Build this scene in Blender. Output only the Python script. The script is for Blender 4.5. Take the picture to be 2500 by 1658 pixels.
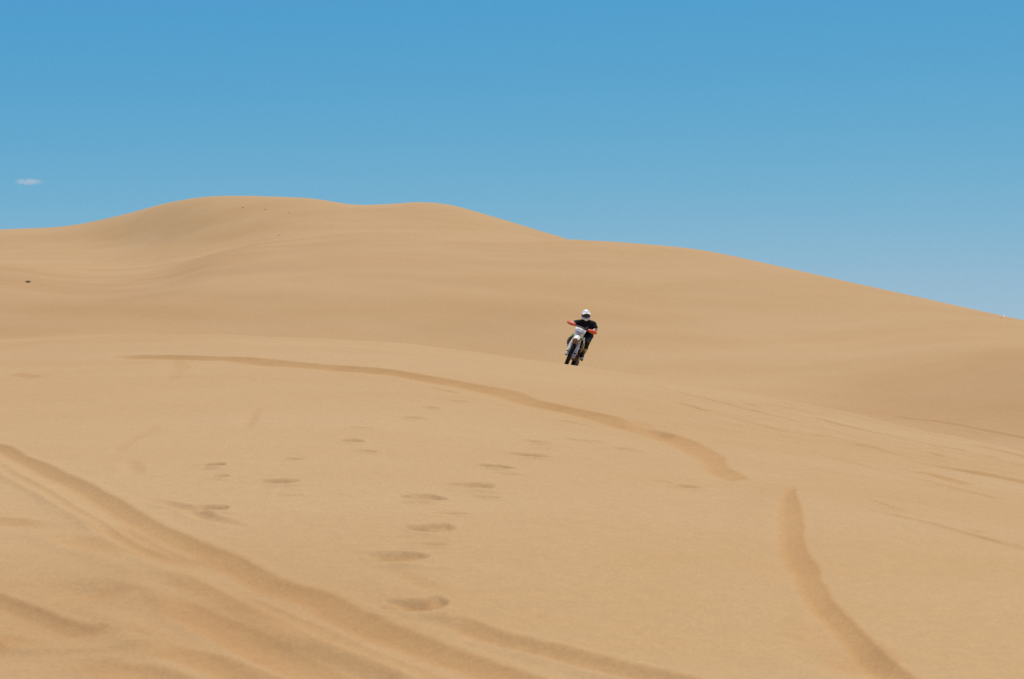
import bpy, bmesh, math, random
import numpy as np
from mathutils import Vector, Matrix, noise as mnoise

random.seed(7)
scene = bpy.context.scene
for o in list(bpy.data.objects):
    bpy.data.objects.remove(o, do_unlink=True)
COL = scene.collection
R = math.radians

# ------------------------------------------------------------------ camera
LENS = 50.0
FPX = 2500 * LENS / 36.0          # focal length in pixels of the photograph
HORIZON = 790.0                   # image row of the true horizon
EYE = 1.65
cam_d = bpy.data.cameras.new("camera")
cam = bpy.data.objects.new("camera", cam_d)
COL.objects.link(cam)
cam.location = (0, 0, EYE)
cam.rotation_euler = (R(90), 0, 0)
cam_d.lens = LENS
cam_d.sensor_width = 36.0
cam_d.shift_y = -(829.0 - HORIZON) / 2500.0
cam_d.clip_start = 0.1
cam_d.clip_end = 20000
cam_d.dof.use_dof = True
cam_d.dof.focus_distance = 39.5
cam_d.dof.aperture_fstop = 3.2
scene.camera = cam

# ------------------------------------------------------------------ sky and sun
SUN_EL = 73.0
SUN_AZ = 19.0                     # degrees to the right of the view direction (+Y)
world = bpy.data.worlds.new("World")
scene.world = world
world.use_nodes = True
wn = world.node_tree
for n in list(wn.nodes):
    wn.nodes.remove(n)
w_out = wn.nodes.new("ShaderNodeOutputWorld")
w_bg = wn.nodes.new("ShaderNodeBackground")
w_sky = wn.nodes.new("ShaderNodeTexSky")
w_sky.sky_type = 'NISHITA'
w_sky.sun_disc = False
w_sky.sun_elevation = R(SUN_EL)
w_sky.sun_rotation = R(SUN_AZ)
w_sky.altitude = 1200
w_sky.air_density = 1.0
w_sky.dust_density = 0.3
w_sky.ozone_density = 2.0
w_bg.inputs['Strength'].default_value = 0.10
# lift the sampling direction a little (thin dry haze low down) and give the sky the film's colour response
w_tc = wn.nodes.new("ShaderNodeTexCoord")
w_map = wn.nodes.new("ShaderNodeMapping")
w_map.inputs['Location'].default_value = (0, 0, 0.12)
wn.links.new(w_tc.outputs['Generated'], w_map.inputs['Vector'])
wn.links.new(w_map.outputs['Vector'], w_sky.inputs['Vector'])
w_sep = wn.nodes.new("ShaderNodeSeparateColor")
w_com = wn.nodes.new("ShaderNodeCombineColor")
wn.links.new(w_sky.outputs[0], w_sep.inputs[0])
def w_math(op, a, b):
    n = wn.nodes.new("ShaderNodeMath"); n.operation = op
    for q, v in enumerate((a, b)):
        if hasattr(v, 'links'):
            wn.links.new(v, n.inputs[q])
        else:
            n.inputs[q].default_value = v
    return n.outputs[0]
w_r = w_math('MULTIPLY', w_math('POWER', w_sep.outputs['Red'], 2.45), 0.200)
w_g = w_math('MULTIPLY', w_math('POWER', w_sep.outputs['Green'], 1.05), 1.13)
w_b = w_math('MULTIPLY', w_math('POWER', w_sep.outputs['Blue'], 0.60), 3.10)
w_r = w_math('MAXIMUM', w_r, w_math('MULTIPLY', w_g, 0.24))
for v, lim, ch in ((w_r, 3.7, 'Red'), (w_g, 5.7, 'Green'), (w_b, 6.6, 'Blue')):   # soft shoulder
    q = w_math('POWER', w_math('DIVIDE', v, lim), 4.0)
    wn.links.new(w_math('DIVIDE', v, w_math('POWER', w_math('ADD', q, 1.0), 0.25)), w_com.inputs[ch])
w_nz = wn.nodes.new("ShaderNodeTexNoise")       # faint film-like grain added to the sky colour
w_nz.inputs['Scale'].default_value = 1300; w_nz.inputs['Detail'].default_value = 1
w_mr = wn.nodes.new("ShaderNodeMapRange")
w_mr.inputs['From Min'].default_value = 0.2; w_mr.inputs['From Max'].default_value = 0.8
w_mr.inputs['To Min'].default_value = 0.96; w_mr.inputs['To Max'].default_value = 1.04
w_sc = wn.nodes.new("ShaderNodeVectorMath"); w_sc.operation = 'SCALE'
wn.links.new(w_tc.outputs['Generated'], w_nz.inputs['Vector']); wn.links.new(w_nz.outputs['Fac'], w_mr.inputs['Value'])
wn.links.new(w_com.outputs[0], w_sc.inputs[0]); wn.links.new(w_mr.outputs['Result'], w_sc.inputs['Scale'])
wn.links.new(w_sc.outputs[0], w_bg.inputs['Color'])
wn.links.new(w_bg.outputs[0], w_out.inputs['Surface'])

sun_d = bpy.data.lights.new("sun", 'SUN')
sun_d.energy = 4.1
sun_d.angle = R(0.5)
sun_d.color = (1.0, 0.94, 0.84)
sun = bpy.data.objects.new("sun", sun_d)
COL.objects.link(sun)
S_DIR = Vector((math.sin(R(SUN_AZ)) * math.cos(R(SUN_EL)), math.cos(R(SUN_AZ)) * math.cos(R(SUN_EL)), math.sin(R(SUN_EL))))
sun.rotation_euler = S_DIR.to_track_quat('Z', 'Y').to_euler()
sun.location = (0, 0, 60)

scene.view_settings.view_transform = 'Standard'
scene.view_settings.look = 'None'
scene.view_settings.exposure = 0.0
scene.view_settings.gamma = 1.0
scene.render.engine = 'CYCLES'
scene.cycles.max_bounces = 6
scene.cycles.volume_bounces = 3
scene.cycles.use_denoising = False

# ------------------------------------------------------------------ materials
def mat(name, color, rough=0.6, metallic=0.0, vary=0.0, vscale=12.0, bump=0.0, bscale=80.0, dust=0.0, coat=0.0):
    m = bpy.data.materials.new(name)
    m.use_nodes = True
    nt = m.node_tree
    b = nt.nodes["Principled BSDF"]
    b.inputs['Roughness'].default_value = rough
    b.inputs['Metallic'].default_value = metallic
    if rough >= 0.72:
        b.inputs['Specular IOR Level'].default_value = 0.15
    if coat:
        b.inputs['Coat Weight'].default_value = coat
    c = (*color, 1)
    tc = nt.nodes.new("ShaderNodeTexCoord")
    nz = nt.nodes.new("ShaderNodeTexNoise")
    nz.inputs['Scale'].default_value = vscale
    nz.inputs['Detail'].default_value = 4
    nt.links.new(tc.outputs['Object'], nz.inputs['Vector'])
    mx = nt.nodes.new("ShaderNodeMix")
    mx.data_type = 'RGBA'
    mx.inputs['A'].default_value = tuple(max(0, v * (1 - vary)) for v in color) + (1,)
    mx.inputs['B'].default_value = tuple(min(1, v * (1 + vary)) for v in color) + (1,)
    nt.links.new(nz.outputs['Fac'], mx.inputs['Factor'])
    last = mx.outputs['Result']
    if dust:
        nz2 = nt.nodes.new("ShaderNodeTexNoise")
        nz2.inputs['Scale'].default_value = 9
        nz2.inputs['Detail'].default_value = 5
        nt.links.new(tc.outputs['Object'], nz2.inputs['Vector'])
        mr = nt.nodes.new("ShaderNodeMapRange")
        mr.inputs['From Min'].default_value = 0.42
        mr.inputs['From Max'].default_value = 0.72
        mr.inputs['To Max'].default_value = dust
        nt.links.new(nz2.outputs['Fac'], mr.inputs['Value'])
        mx2 = nt.nodes.new("ShaderNodeMix")
        mx2.data_type = 'RGBA'
        mx2.inputs['B'].default_value = (0.42, 0.29, 0.16, 1)
        nt.links.new(mr.outputs['Result'], mx2.inputs['Factor'])
        nt.links.new(last, mx2.inputs['A'])
        last = mx2.outputs['Result']
    nt.links.new(last, b.inputs['Base Color'])
    if bump:
        nb = nt.nodes.new("ShaderNodeTexNoise")
        nb.inputs['Scale'].default_value = bscale
        nb.inputs['Detail'].default_value = 3
        nt.links.new(tc.outputs['Object'], nb.inputs['Vector'])
        bp = nt.nodes.new("ShaderNodeBump")
        bp.inputs['Strength'].default_value = bump
        bp.inputs['Distance'].default_value = 0.01
        nt.links.new(nb.outputs['Fac'], bp.inputs['Height'])
        nt.links.new(bp.outputs['Normal'], b.inputs['Normal'])
    return m

def sand_material():
    m = bpy.data.materials.new("sand")
    m.use_nodes = True
    nt = m.node_tree
    L = nt.links.new
    b = nt.nodes["Principled BSDF"]
    b.inputs['Roughness'].default_value = 0.95
    b.inputs['Specular IOR Level'].default_value = 0.12
    tc = nt.nodes.new("ShaderNodeTexCoord")
    def noise(scale, detail, rough=0.55, stretch=None):
        nz = nt.nodes.new("ShaderNodeTexNoise")
        nz.inputs['Scale'].default_value = scale
        nz.inputs['Detail'].default_value = detail
        nz.inputs['Roughness'].default_value = rough
        if stretch:
            mp = nt.nodes.new("ShaderNodeMapping")
            mp.inputs['Scale'].default_value = stretch
            mp.inputs['Rotation'].default_value = (0, 0, R(20))
            L(tc.outputs['Object'], mp.inputs['Vector'])
            L(mp.outputs['Vector'], nz.inputs['Vector'])
        else:
            L(tc.outputs['Object'], nz.inputs['Vector'])
        return nz.outputs['Fac']
    def mixc(fac, a, bcol):
        mx = nt.nodes.new("ShaderNodeMix")
        mx.data_type = 'RGBA'
        if hasattr(fac, 'links'):
            L(fac, mx.inputs['Factor'])
        else:
            mx.inputs['Factor'].default_value = fac
        for s, v in (('A', a), ('B', bcol)):
            if hasattr(v, 'links'):
                L(v, mx.inputs[s])
            else:
                mx.inputs[s].default_value = v
        return mx.outputs['Result']
    def rng(v, a, c, lo=0.0, hi=1.0):
        mr = nt.nodes.new("ShaderNodeMapRange")
        mr.inputs['From Min'].default_value = a
        mr.inputs['From Max'].default_value = c
        mr.inputs['To Min'].default_value = lo
        mr.inputs['To Max'].default_value = hi
        L(v, mr.inputs['Value'])
        return mr.outputs['Result']
    base = SAND
    ochre_dim = tuple(v * k for v, k in zip(SAND, (0.97, 0.93, 0.86)))
    pale = tuple(v * k for v, k in zip(SAND, (1.02, 1.03, 1.06)))
    big = rng(noise(0.11, 4, 0.5, (1, 2.0, 1)), 0.35, 0.65)
    c1 = mixc(big, (*ochre_dim, 1), (*pale, 1))
    mid = rng(noise(1.7, 4, 0.6), 0.3, 0.7, 0.0, 0.5)
    c2 = mixc(mid, c1, (*base, 1))
    for nm, mul in (("ochre_dim", DIM_TINT), ("cut_shade", SHADE_TINT)):
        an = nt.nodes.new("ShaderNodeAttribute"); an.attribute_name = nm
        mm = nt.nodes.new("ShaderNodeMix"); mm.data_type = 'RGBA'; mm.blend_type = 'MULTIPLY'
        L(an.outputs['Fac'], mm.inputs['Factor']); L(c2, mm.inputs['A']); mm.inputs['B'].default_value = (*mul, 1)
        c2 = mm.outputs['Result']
    # grains: coarse dark and light grains lying on the surface
    g1 = rng(noise(42.0, 2, 0.7), 0.25, 0.75, 0.90, 1.10)
    g2 = rng(noise(9.0, 3, 0.8), 0.25, 0.75, 0.95, 1.05)
    mu = nt.nodes.new("ShaderNodeMath"); mu.operation = 'MULTIPLY'
    L(g1, mu.inputs[0]); L(g2, mu.inputs[1])
    vm = nt.nodes.new("ShaderNodeVectorMath"); vm.operation = 'SCALE'
    L(c2, vm.inputs[0]); L(mu.outputs[0], vm.inputs['Scale'])
    L(vm.outputs[0], b.inputs['Base Color'])
    bp = nt.nodes.new("ShaderNodeBump")
    bp.inputs['Strength'].default_value = 0.25
    bp.inputs['Distance'].default_value = 0.02
    L(noise(22.0, 4, 0.65), bp.inputs['Height'])
    L(bp.outputs['Normal'], b.inputs['Normal'])
    return m

DIM_TINT = (0.92, 0.885, 0.86)            # darker tone painting weaker light into broad areas of sand
SHADE_TINT = (0.99, 0.92, 0.82)              # orange shade tone painted into ruts and footprints
SAND = (0.476, 0.290, 0.130)

# ------------------------------------------------------------------ terrain as a function
def vnoise(x, y, seed=0):
    xi = np.floor(x).astype(np.int64); yi = np.floor(y).astype(np.int64)
    fx = x - xi; fy = y - yi
    fx = fx * fx * fx * (fx * (fx * 6 - 15) + 10); fy = fy * fy * fy * (fy * (fy * 6 - 15) + 10)
    def h(a, c):
        n = (a * 374761393 + c * 668265263 + seed * 974634777) & 0xffffffff
        n = ((n ^ (n >> 13)) * 1274126177) & 0xffffffff
        n = n ^ (n >> 16)
        return (n & 0xffff) / 32767.5 - 1.0
    a = h(xi, yi); b_ = h(xi + 1, yi); c = h(xi, yi + 1); d = h(xi + 1, yi + 1)
    return (a * (1 - fx) + b_ * fx) * (1 - fy) + (c * (1 - fx) + d * fx) * fy

def fbm(x, y, seed=0, octs=3, gain=0.5):
    s = 0; a = 1.0
    for i in range(octs):
        s = s + a * vnoise(x * 2 ** i + 17.3 * i, y * 2 ** i - 9.1 * i, seed + i)
        a *= gain
    return s

TX = np.arange(-900.0, 3501.0, 10.0)
def curve(pts, sig=35.0):
    """smooth profile along the azimuth table, from (column, value) pairs"""
    xs = np.array([p[0] for p in pts], float); ys = np.array([p[1] for p in pts], float)
    h = np.diff(xs); dl = np.diff(ys) / h
    m = np.zeros_like(ys); m[0] = dl[0]; m[-1] = dl[-1]
    m[1:-1] = np.where(dl[:-1] * dl[1:] > 0, (dl[:-1] * h[1:] + dl[1:] * h[:-1]) / (h[1:] + h[:-1]), 0)
    i = np.clip(np.searchsorted(xs, TX, side='right') - 1, 0, len(h) - 1)
    xx = np.clip(TX, xs[0], xs[-1])
    t = (xx - xs[i]) / h[i]
    v = (2*t**3-3*t**2+1)*ys[i] + (t**3-2*t**2+t)*h[i]*m[i] + (-2*t**3+3*t**2)*ys[i+1] + (t**3-t**2)*h[i]*m[i+1]
    k = np.exp(-0.5 * (np.arange(-12, 13) * 10 / sig) ** 2); k /= k.sum()
    return np.convolve(np.pad(v, 12, mode='edge'), k, mode='valid')

r_c = curve([(-900, 47), (0, 45), (400, 43), (800, 40), (1400, 37), (1800, 34), (2100, 31), (2500, 27), (3300, 22)])
y_c = curve([(-900, 850), (0, 832), (210, 822), (351, 819), (526, 819), (702, 825), (830, 831), (946, 838), (1076, 852), (1181, 864),
             (1286, 878), (1384, 890), (1412, 894), (1461, 901), (1560, 917), (1660, 935), (1802, 958), (1944, 982), (2079, 1008),
             (2157, 1029), (2264, 1052), (2370, 1074), (2500, 1104), (3300, 1260)])
drop0 = curve([(-900, -0.1), (0, -0.05), (250, 0.0), (450, 0.2), (700, 0.5), (1400, 0.95), (2000, 0.9), (2500, 0.6), (3300, 0.6)], 60)
drop = curve([(-900, -0.1), (0, -0.05), (250, 0.05), (450, 0.35), (700, 0.75), (1250, 1.1), (1500, 0.40), (2000, 0.25), (2500, 0.30), (3300, 0.4)], 60)
y_m = curve([(-900, 800), (0, 788), (200, 775), (450, 736), (700, 692), (900, 692), (1200, 708), (1400, 735), (1700, 794), (2000, 838), (2500, 850), (3300, 1010)], 60)
r_m = curve([(-900, 54), (0, 53), (300, 54), (450, 56), (700, 60), (1400, 58), (2000, 51), (2500, 46), (3300, 38)], 60)
y_a = curve([(-900, 765), (0, 742), (150, 735), (300, 712), (420, 684), (520, 640), (620, 610), (750, 590), (850, 577), (1000, 574), (1100, 576),
             (1200, 582), (1300, 586), (1400, 588), (1550, 598), (1700, 611), (1900, 651), (2100, 695), (2300, 739), (2500, 782), (3300, 930)], 25)
r_a = curve([(-900, 52), (0, 51), (300, 56), (450, 61), (560, 67), (750, 77), (1100, 78), (1400, 78), (1800, 72), (2500, 60), (3300, 50)], 60)
y_k = curve([(-900, 640), (0, 617), (200, 614), (300, 611), (450, 597), (560, 593), (700, 576), (850, 563), (1000, 560), (1200, 574), (1300, 588),
             (1400, 608), (1550, 640), (1900, 690), (2500, 810), (3300, 950)], 50)
r_k = curve([(-900, 117), (0, 113), (300, 108), (450, 101), (560, 96), (700, 93), (1000, 92), (1400, 90), (2500, 72), (3300, 60)], 60)
y_b = curve([(-900, 600), (0, 562), (180, 551), (300, 526), (420, 495), (500, 483), (560, 481), (650, 483), (760, 488), (880, 505), (960, 502), (1020, 497),
             (1080, 500), (1200, 530), (1330, 569), (1400, 590), (1500, 625), (1700, 690), (1900, 720), (2500, 840), (3300, 970)], 14)
r_b = curve([(-900, 134), (0, 131), (300, 126), (500, 119), (1000, 112), (1400, 108), (2500, 90), (3300, 78)], 60)

def hh(y, r):                         # how far below the eye a point at row y and distance r lies
    c = np.cos(np.arctan((TX - 1250) / FPX))
    return (y - HORIZON) * r * c / FPX
h_c = hh(y_c, r_c)
r_m = r_m + 6; r_a = r_a * 1.25; r_k = r_k * 1.25; r_b = r_b * 1.25
KR = [np.zeros_like(TX), np.full_like(TX, 6.0)]
KH = [np.full_like(TX, EYE), np.full_like(TX, EYE)]
for fr, fh in ((0.25, 0.22), (0.60, 0.61), (1.0, 1.0)):
    KR.append(6 + (r_c - 6) * fr); KH.append(EYE + (h_c - EYE) * fh)
KR.append(r_c + 3.6); KH.append(h_c * (r_c + 3.6) / r_c + 0.165 * drop0 / 0.95)
r_v = r_c + 10
KR.append(r_v); KH.append(h_c * r_v / r_c + drop)
for yy, rr in ((y_m, r_m), (y_a, r_a), (y_k, r_k), (y_b, r_b)):
    KR.append(rr); KH.append(hh(yy, rr))
KR.append(r_b + 28); KH.append(KH[-1] + 4.5)
KR.append(np.full_like(TX, 260.0)); KH.append(np.full_like(TX, EYE + 4.0))
KR.append(np.full_like(TX, 900.0)); KH.append(np.full_like(TX, EYE + 6.0))
KR.append(np.full_like(TX, 6000.0)); KH.append(np.full_like(TX, EYE + 8.0))
KR = np.stack(KR, 1); KZ = EYE - np.stack(KH, 1)
KD = np.diff(KR, axis=1); KS = np.diff(KZ, axis=1) / KD
KM = np.zeros_like(KZ)
w1 = KD[:, 1:]; w0 = KD[:, :-1]
avg = (KS[:, :-1] * w1 + KS[:, 1:] * w0) / (w0 + w1)
lim = 3 * np.minimum(np.abs(KS[:, :-1]), np.abs(KS[:, 1:]))
KM[:, 1:-1] = np.where(KS[:, :-1] * KS[:, 1:] > 0, np.sign(avg) * np.minimum(np.abs(avg), lim), 0)

_k = np.exp(-0.5 * (np.arange(-12, 13) / 4.5) ** 2); _k /= _k.sum()
for _j in range(KM.shape[1]):
    KM[:, _j] = np.convolve(np.pad(KM[:, _j], 12, mode='edge'), _k, mode='valid')

def base_height(X, Y):
    X = np.asarray(X, float); Y = np.asarray(Y, float)
    shp = X.shape
    X = X.ravel(); Y = Y.ravel()
    out = np.empty_like(X)
    for s in range(0, len(X), 200000):
        x = X[s:s+200000]; y = Y[s:s+200000]
        r = np.hypot(x, y); th = np.arctan2(x, y)
        xe = np.clip(1250 + FPX * np.tan(np.clip(th, -1.0, 1.0)), -880, 3480)
        t = np.clip((np.abs(th) - 1.2) / (math.pi - 1.2), 0, 1); t = t * t * (3 - 2 * t)
        xe = xe * (1 - t) + 1250 * t
        u = (xe - TX[0]) / 10.0
        i = np.clip(u.astype(int), 0, len(TX) - 2); f = u - i
        z = np.zeros_like(x)
        K = KR.shape[1]
        def val(ii):
            kr = KR[ii]
            j = np.clip((kr <= r[:, None]).sum(1) - 1, 0, K - 2)
            a = np.arange(len(ii))
            h = KD[ii, j]; q = np.clip((r - kr[a, j]) / h, 0, 1)
            z0 = KZ[ii, j]; z1 = KZ[ii, j + 1]; m0 = KM[ii, j]; m1 = KM[ii, j + 1]
            return (2*q**3-3*q**2+1)*z0 + (q**3-2*q**2+q)*h*m0 + (-2*q**3+3*q**2)*z1 + (q**3-q**2)*h*m1
        z = val(i) * (1 - f) + val(i + 1) * f
        # gentle undulations, larger on the far slopes
        far = np.clip((r - 42) / 15, 0, 1)
        near = np.clip((r - 5) / 20, 0, 1) * (1 - far)
        calm = 1 - np.exp(-(((x - 1.7) / 3.0) ** 2 + ((y - 38.5) / 4.5) ** 2))
        bl = np.clip((xe - 1330) / 150, 0, 1); bl = bl * bl * (3 - 2 * bl)
        sky_r = np.interp(xe, TX, r_b) * (1 - bl) + np.interp(xe, TX, r_a) * bl
        fold = np.clip(np.abs(r - sky_r) / 18, 0.10, 1)
        z += far * fold * np.clip((600 - r) / 300, 0, 1) * (0.17 * fbm((x + 0.5 * y) / 17, (y - 0.2 * x) / 9.5, 3, 3) + 0.035 * fbm(x / 3.2, y / 4.5, 9, 2))
        z += (0.35 + near) * calm * (0.030 * fbm(x / 4.5, y / 4.5, 5, 3) + 0.006 * fbm(x / 0.7, y / 0.7, 21, 3)) * (r < 60)
        # wind streaks along the crest to the right
        a = R(-62); uu = x * math.cos(a) + y * math.sin(a); vv = -x * math.sin(a) + y * math.cos(a)
        ms = np.clip((1250 + FPX * x / np.maximum(y, 1) - 1450) / 400, 0, 1) * np.clip((r - 13) / 8, 0, 1) * np.clip((40 - r) / 6, 0, 1) * (y > 1)
        z += ms * calm * 0.024 * fbm(uu / 7.0, vv / 0.42, 31, 3)
        out[s:s+200000] = z
    return out.reshape(shp)

_rs = np.concatenate([np.arange(3, 45, 0.02), np.arange(45, 185, 0.1)])
def px_to_ground(px, py):
    """where the sight line through a pixel of the photograph meets the sand"""
    k = (px - 1250) / FPX
    Yd = _rs; Xd = k * Yd
    z = base_height(Xd, Yd)
    yi = HORIZON + FPX * (EYE - z) / Yd
    hit = np.nonzero(yi <= py)[0]
    j = hit[0] if len(hit) else len(_rs) - 1
    return np.array([Xd[j], Yd[j]])

# ------------------------------------------------------------------ marks in the sand: ruts, ridges, footprints
def smooth_line(pts, step=0.10):
    P = np.array(pts, float)
    P = np.vstack([2 * P[0] - P[1], P, 2 * P[-1] - P[-2]])
    out = []
    for i in range(1, len(P) - 2):
        n = max(2, int(np.linalg.norm(P[i+1] - P[i]) / step))
        t = np.linspace(0, 1, n, endpoint=False)[:, None]
        a, b_, c, d = P[i-1], P[i], P[i+1], P[i+2]
        out.append(0.5 * (2*b_ + (c-a)*t + (2*a-5*b_+4*c-d)*t**2 + (3*b_-a-3*c+d)*t**3))
    out.append(P[-2][None])
    return np.vstack(out)

# (pixel polyline, depth m, half width of far wall m, near/far width ratio, far rim m, near rim m, fade in m, fade out m)
RUTS = [
    ([(255, 875), (423, 871), (635, 881), (846, 898), (1058, 924), (1195, 950), (1322, 985), (1480, 1022), (1607, 1062), (1688, 1099), (1748, 1140), (1796, 1178)], .125, (.24, .30, .30, .28, .24, .16), 4.5, .015, .0, 0.8, 0.6),
    ([(1928, 1180), (1914, 1235), (1916, 1290), (1932, 1350), (1962, 1410), (1998, 1474), (2044, 1537), (2092, 1592), (2142, 1640), (2225, 1715)], .080, (.06, .15, .19, .16, .12, .09), 3.5, .012, .0, 0.8, 0.1),
    ([(-120, 1044), (0, 1098), (106, 1155), (212, 1210), (317, 1272), (423, 1323), (529, 1368), (635, 1431), (740, 1464), (846, 1521), (952, 1562), (1058, 1604), (1163, 1647), (1311, 1697), (1450, 1748)], .056, (.14, .135), 2.4, .012, .018, 0.1, 0.1),
    ([(1018, 1506), (1065, 1515), (1121, 1530), (1195, 1558), (1322, 1586), (1428, 1616), (1533, 1642), (1650, 1668), (1750, 1690)], .040, .10, 1.3, .010, .012, 0.4, 0.1),
    ([(218, 1272), (298, 1312), (368, 1345), (474, 1376), (560, 1400)], .060, .19, 1.6, .02, .02, 0.5, 1.0),
    ([(379, 1398), (439, 1420), (491, 1450), (544, 1490), (632, 1532), (702, 1574), (789, 1612), (880, 1648), (980, 1690)], .055, .13, 1.5, .015, .020, 0.4, 0.2),
    ([(340, 1452), (439, 1500), (509, 1540), (579, 1573), (649, 1616), (719, 1650), (800, 1690)], .075, .20, 1.5, .02, .028, 0.5, 0.1),
    ([(298, 1584), (386, 1602), (474, 1621), (561, 1649), (630, 1675)], .070, .16, 1.6, .015, .02, 0.3, 0.1),
    ([(-60, 1455), (0, 1478), (53, 1500), (123, 1528), (175, 1548), (263, 1546), (333, 1530), (400, 1500)], .045, .12, 2.2, .02, .02, 0.1, 0.7),
    ([(110, 1478), (170, 1456), (246, 1432), (300, 1416)], .070, .24, 1.8, .02, .01, 0.5, 0.3),
    ([(70, 1302), (158, 1322), (228, 1346), (300, 1370)], .055, .20, 1.8, .015, .01, 0.6, 0.7),
    ([(-60, 1270), (0, 1276), (70, 1286), (120, 1300)], .045, .16, 1.8, .01, .01, 0.2, 0.6),
    ([(-60, 1578), (30, 1580), (105, 1578), (150, 1572)], .070, .17, 1.8, .015, .01, 0.1, 0.4),
    ([(150, 1612), (211, 1630), (290, 1648), (351, 1662), (420, 1690)], .065, .15, 1.6, .015, .02, 0.3, 0.1),
    ([(344, 1214), (386, 1226), (456, 1242), (491, 1260), (561, 1278), (610, 1298)], .026, .09, 1.4, .008, .008, 0.6, 0.8),
    ([(2150, 1011), (2193, 1018), (2299, 1032), (2406, 1053), (2500, 1071), (2600, 1090)], .028, .12, 1.6, .01, .01, 0.8, 0.2),
    ([(2330, 1078), (2424, 1097), (2500, 1116), (2600, 1145)], .045, .10, 1.6, .01, .01, 0.6, 0.2),
    ([(1767, 1019), (1873, 1042), (1944, 1055), (2051, 1072), (2157, 1101), (2264, 1126)], .020, .09, 1.4, .006, .006, 1.2, 1.2),
    ([(2186, 1140), (2282, 1162), (2377, 1188)], .050, .17, 1.5, .01, .015, 0.6, 0.4),
    ([(2200, 1120), (2317, 1145), (2406, 1158), (2500, 1176), (2600, 1196)], .050, .16, 1.6, .01, .015, 1.2, 0.2),
    ([(2115, 1216), (2171, 1237), (2230, 1258)], .022, .06, 1.3, .006, .008, 0.2, 0.5),
    ([(2218, 1272), (2255, 1280), (2292, 1287)], .030, .09, 1.4, .006, .006, 0.3, 0.3),
    ([(2345, 1287), (2370, 1294), (2400, 1306)], .028, .06, 1.3, .006, .008, 0.2, 0.3),
    ([(2335, 1300), (2420, 1318), (2500, 1340), (2600, 1368)], .022, .08, 1.4, .006, .006, 0.5, 0.2),
    ([(1985, 1556), (2020, 1580), (2055, 1608), (2085, 1642)], .040, .20, 1.8, .01, .01, 0.4, 0.3),
    ([(1715, 1588), (1745, 1597), (1772, 1607)], .022, .09, 1.5, .006, .006, 0.15, 0.15),
    ([(1936, 1490), (1945, 1530), (1960, 1590)], .018, .12, 1.6, .0, .0, 0.4, 0.4),
    ([(424, 876), (430, 890), (424, 908), (403, 932)], .022, .22, 1.5, .0, .0, 0.8, 0.8),
    ([(281, 1110), (290, 1088), (320, 1068), (351, 1054), (372, 1036)], .022, .12, 1.5, .0, .0, 0.5, 0.5),
    ([(312, 1118), (322, 1140), (326, 1168)], .022, .12, 1.5, .0, .0, 0.5, 0.5),
    ([(628, 992), (612, 1020), (594, 1050)], .022, .10, 1.5, .0, .0, 0.6, 0.6),
    ([(20, 910), (45, 917), (80, 924)], .04, .20, 1.6, .0, .0, 0.5, 0.5),
    ([(1030, 945), (1085, 950), (1135, 957)], .05, .14, 1.5, .0, .01, 0.5, 0.4),
    ([(1530, 1020), (1590, 1046), (1640, 1068)], .04, .16, 1.5, .0, .0, 0.8, 0.6),
    ([(840, 1345), (880, 1354), (920, 1368)], .018, .08, 1.5, .0, .0, 0.3, 0.3),
    ([(930, 1380), (990, 1410), (1050, 1440), (1080, 1455)], .018, .09, 1.5, .0, .0, 0.4, 0.4),
    ([(-40, 1120), (100, 1196), (200, 1250), (300, 1312), (410, 1364)], .022, .07, 1.5, .006, .008, 0.3, 0.5),
    ([(560, 1440), (640, 1482), (740, 1520), (850, 1578), (950, 1620), (1050, 1662), (1150, 1700)], .024, .07, 1.5, .006, .008, 0.5, 0.2),
    ([(1545, 930), (1700, 968), (1860, 1008), (2030, 1050), (2200, 1090), (2400, 1140)], .022, .07, 1.5, .005, .005, 1.5, 1.5),
    ([(1600, 968), (1780, 1016), (1960, 1058), (2140, 1096), (2260, 1120)], .020, .06, 1.5, .005, .005, 1.0, 1.0),
    ([(1720, 962), (1900, 1004), (2080, 1044), (2260, 1082), (2480, 1128)], .022, .07, 1.5, .005, .005, 1.0, 0.8),
    ([(1980, 1108), (2140, 1146), (2300, 1184), (2480, 1226)], .020, .06, 1.5, .005, .005, 0.8, 0.5),
    ([(2060, 1230), (2200, 1262), (2340, 1298), (2500, 1344)], .018, .06, 1.5, .005, .005, 0.6, 0.4),
    ([(1460, 1528), (1560, 1552), (1660, 1576)], .014, .08, 1.5, .0, .0, 0.6, 0.6),
]
# (pixel x, pixel y, width px, depth m)
STEPS = [(865, 1072, 48, .06), (900, 1097, 46, .04), (893, 1041, 44, .04), (1012, 1017, 40, .05), (1121, 976, 40, .05), (1055, 992, 34, .04),
         (1318, 1075, 52, .06), (1304, 1107, 58, .06), (1219, 1134, 62, .06), (1174, 1179, 78, .075), (1047, 1209, 78, .07), (1055, 1284, 74, .08),
         (977, 1353, 96, .075), (1405, 1024, 52, .06), (1433, 1069, 74, .04), (1540, 1091, 66, .05), (1036, 1466, 104, .085), (1685, 1185, 44, .05),
         (530, 1131, 40, .065), (544, 1159, 36, .04), (695, 1169, 66, .06), (723, 1117, 44, .035), (523, 1234, 66, .07), (955, 1500, 40, .02),
         (1250, 1152, 60, .025), (1330, 1090, 46, .025), (1200, 1208, 60, .03), (1110, 1247, 70, .028), (1060, 1322, 70, .028), (715, 1204, 52, .022), (1620, 1172, 40, .025)]

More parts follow.
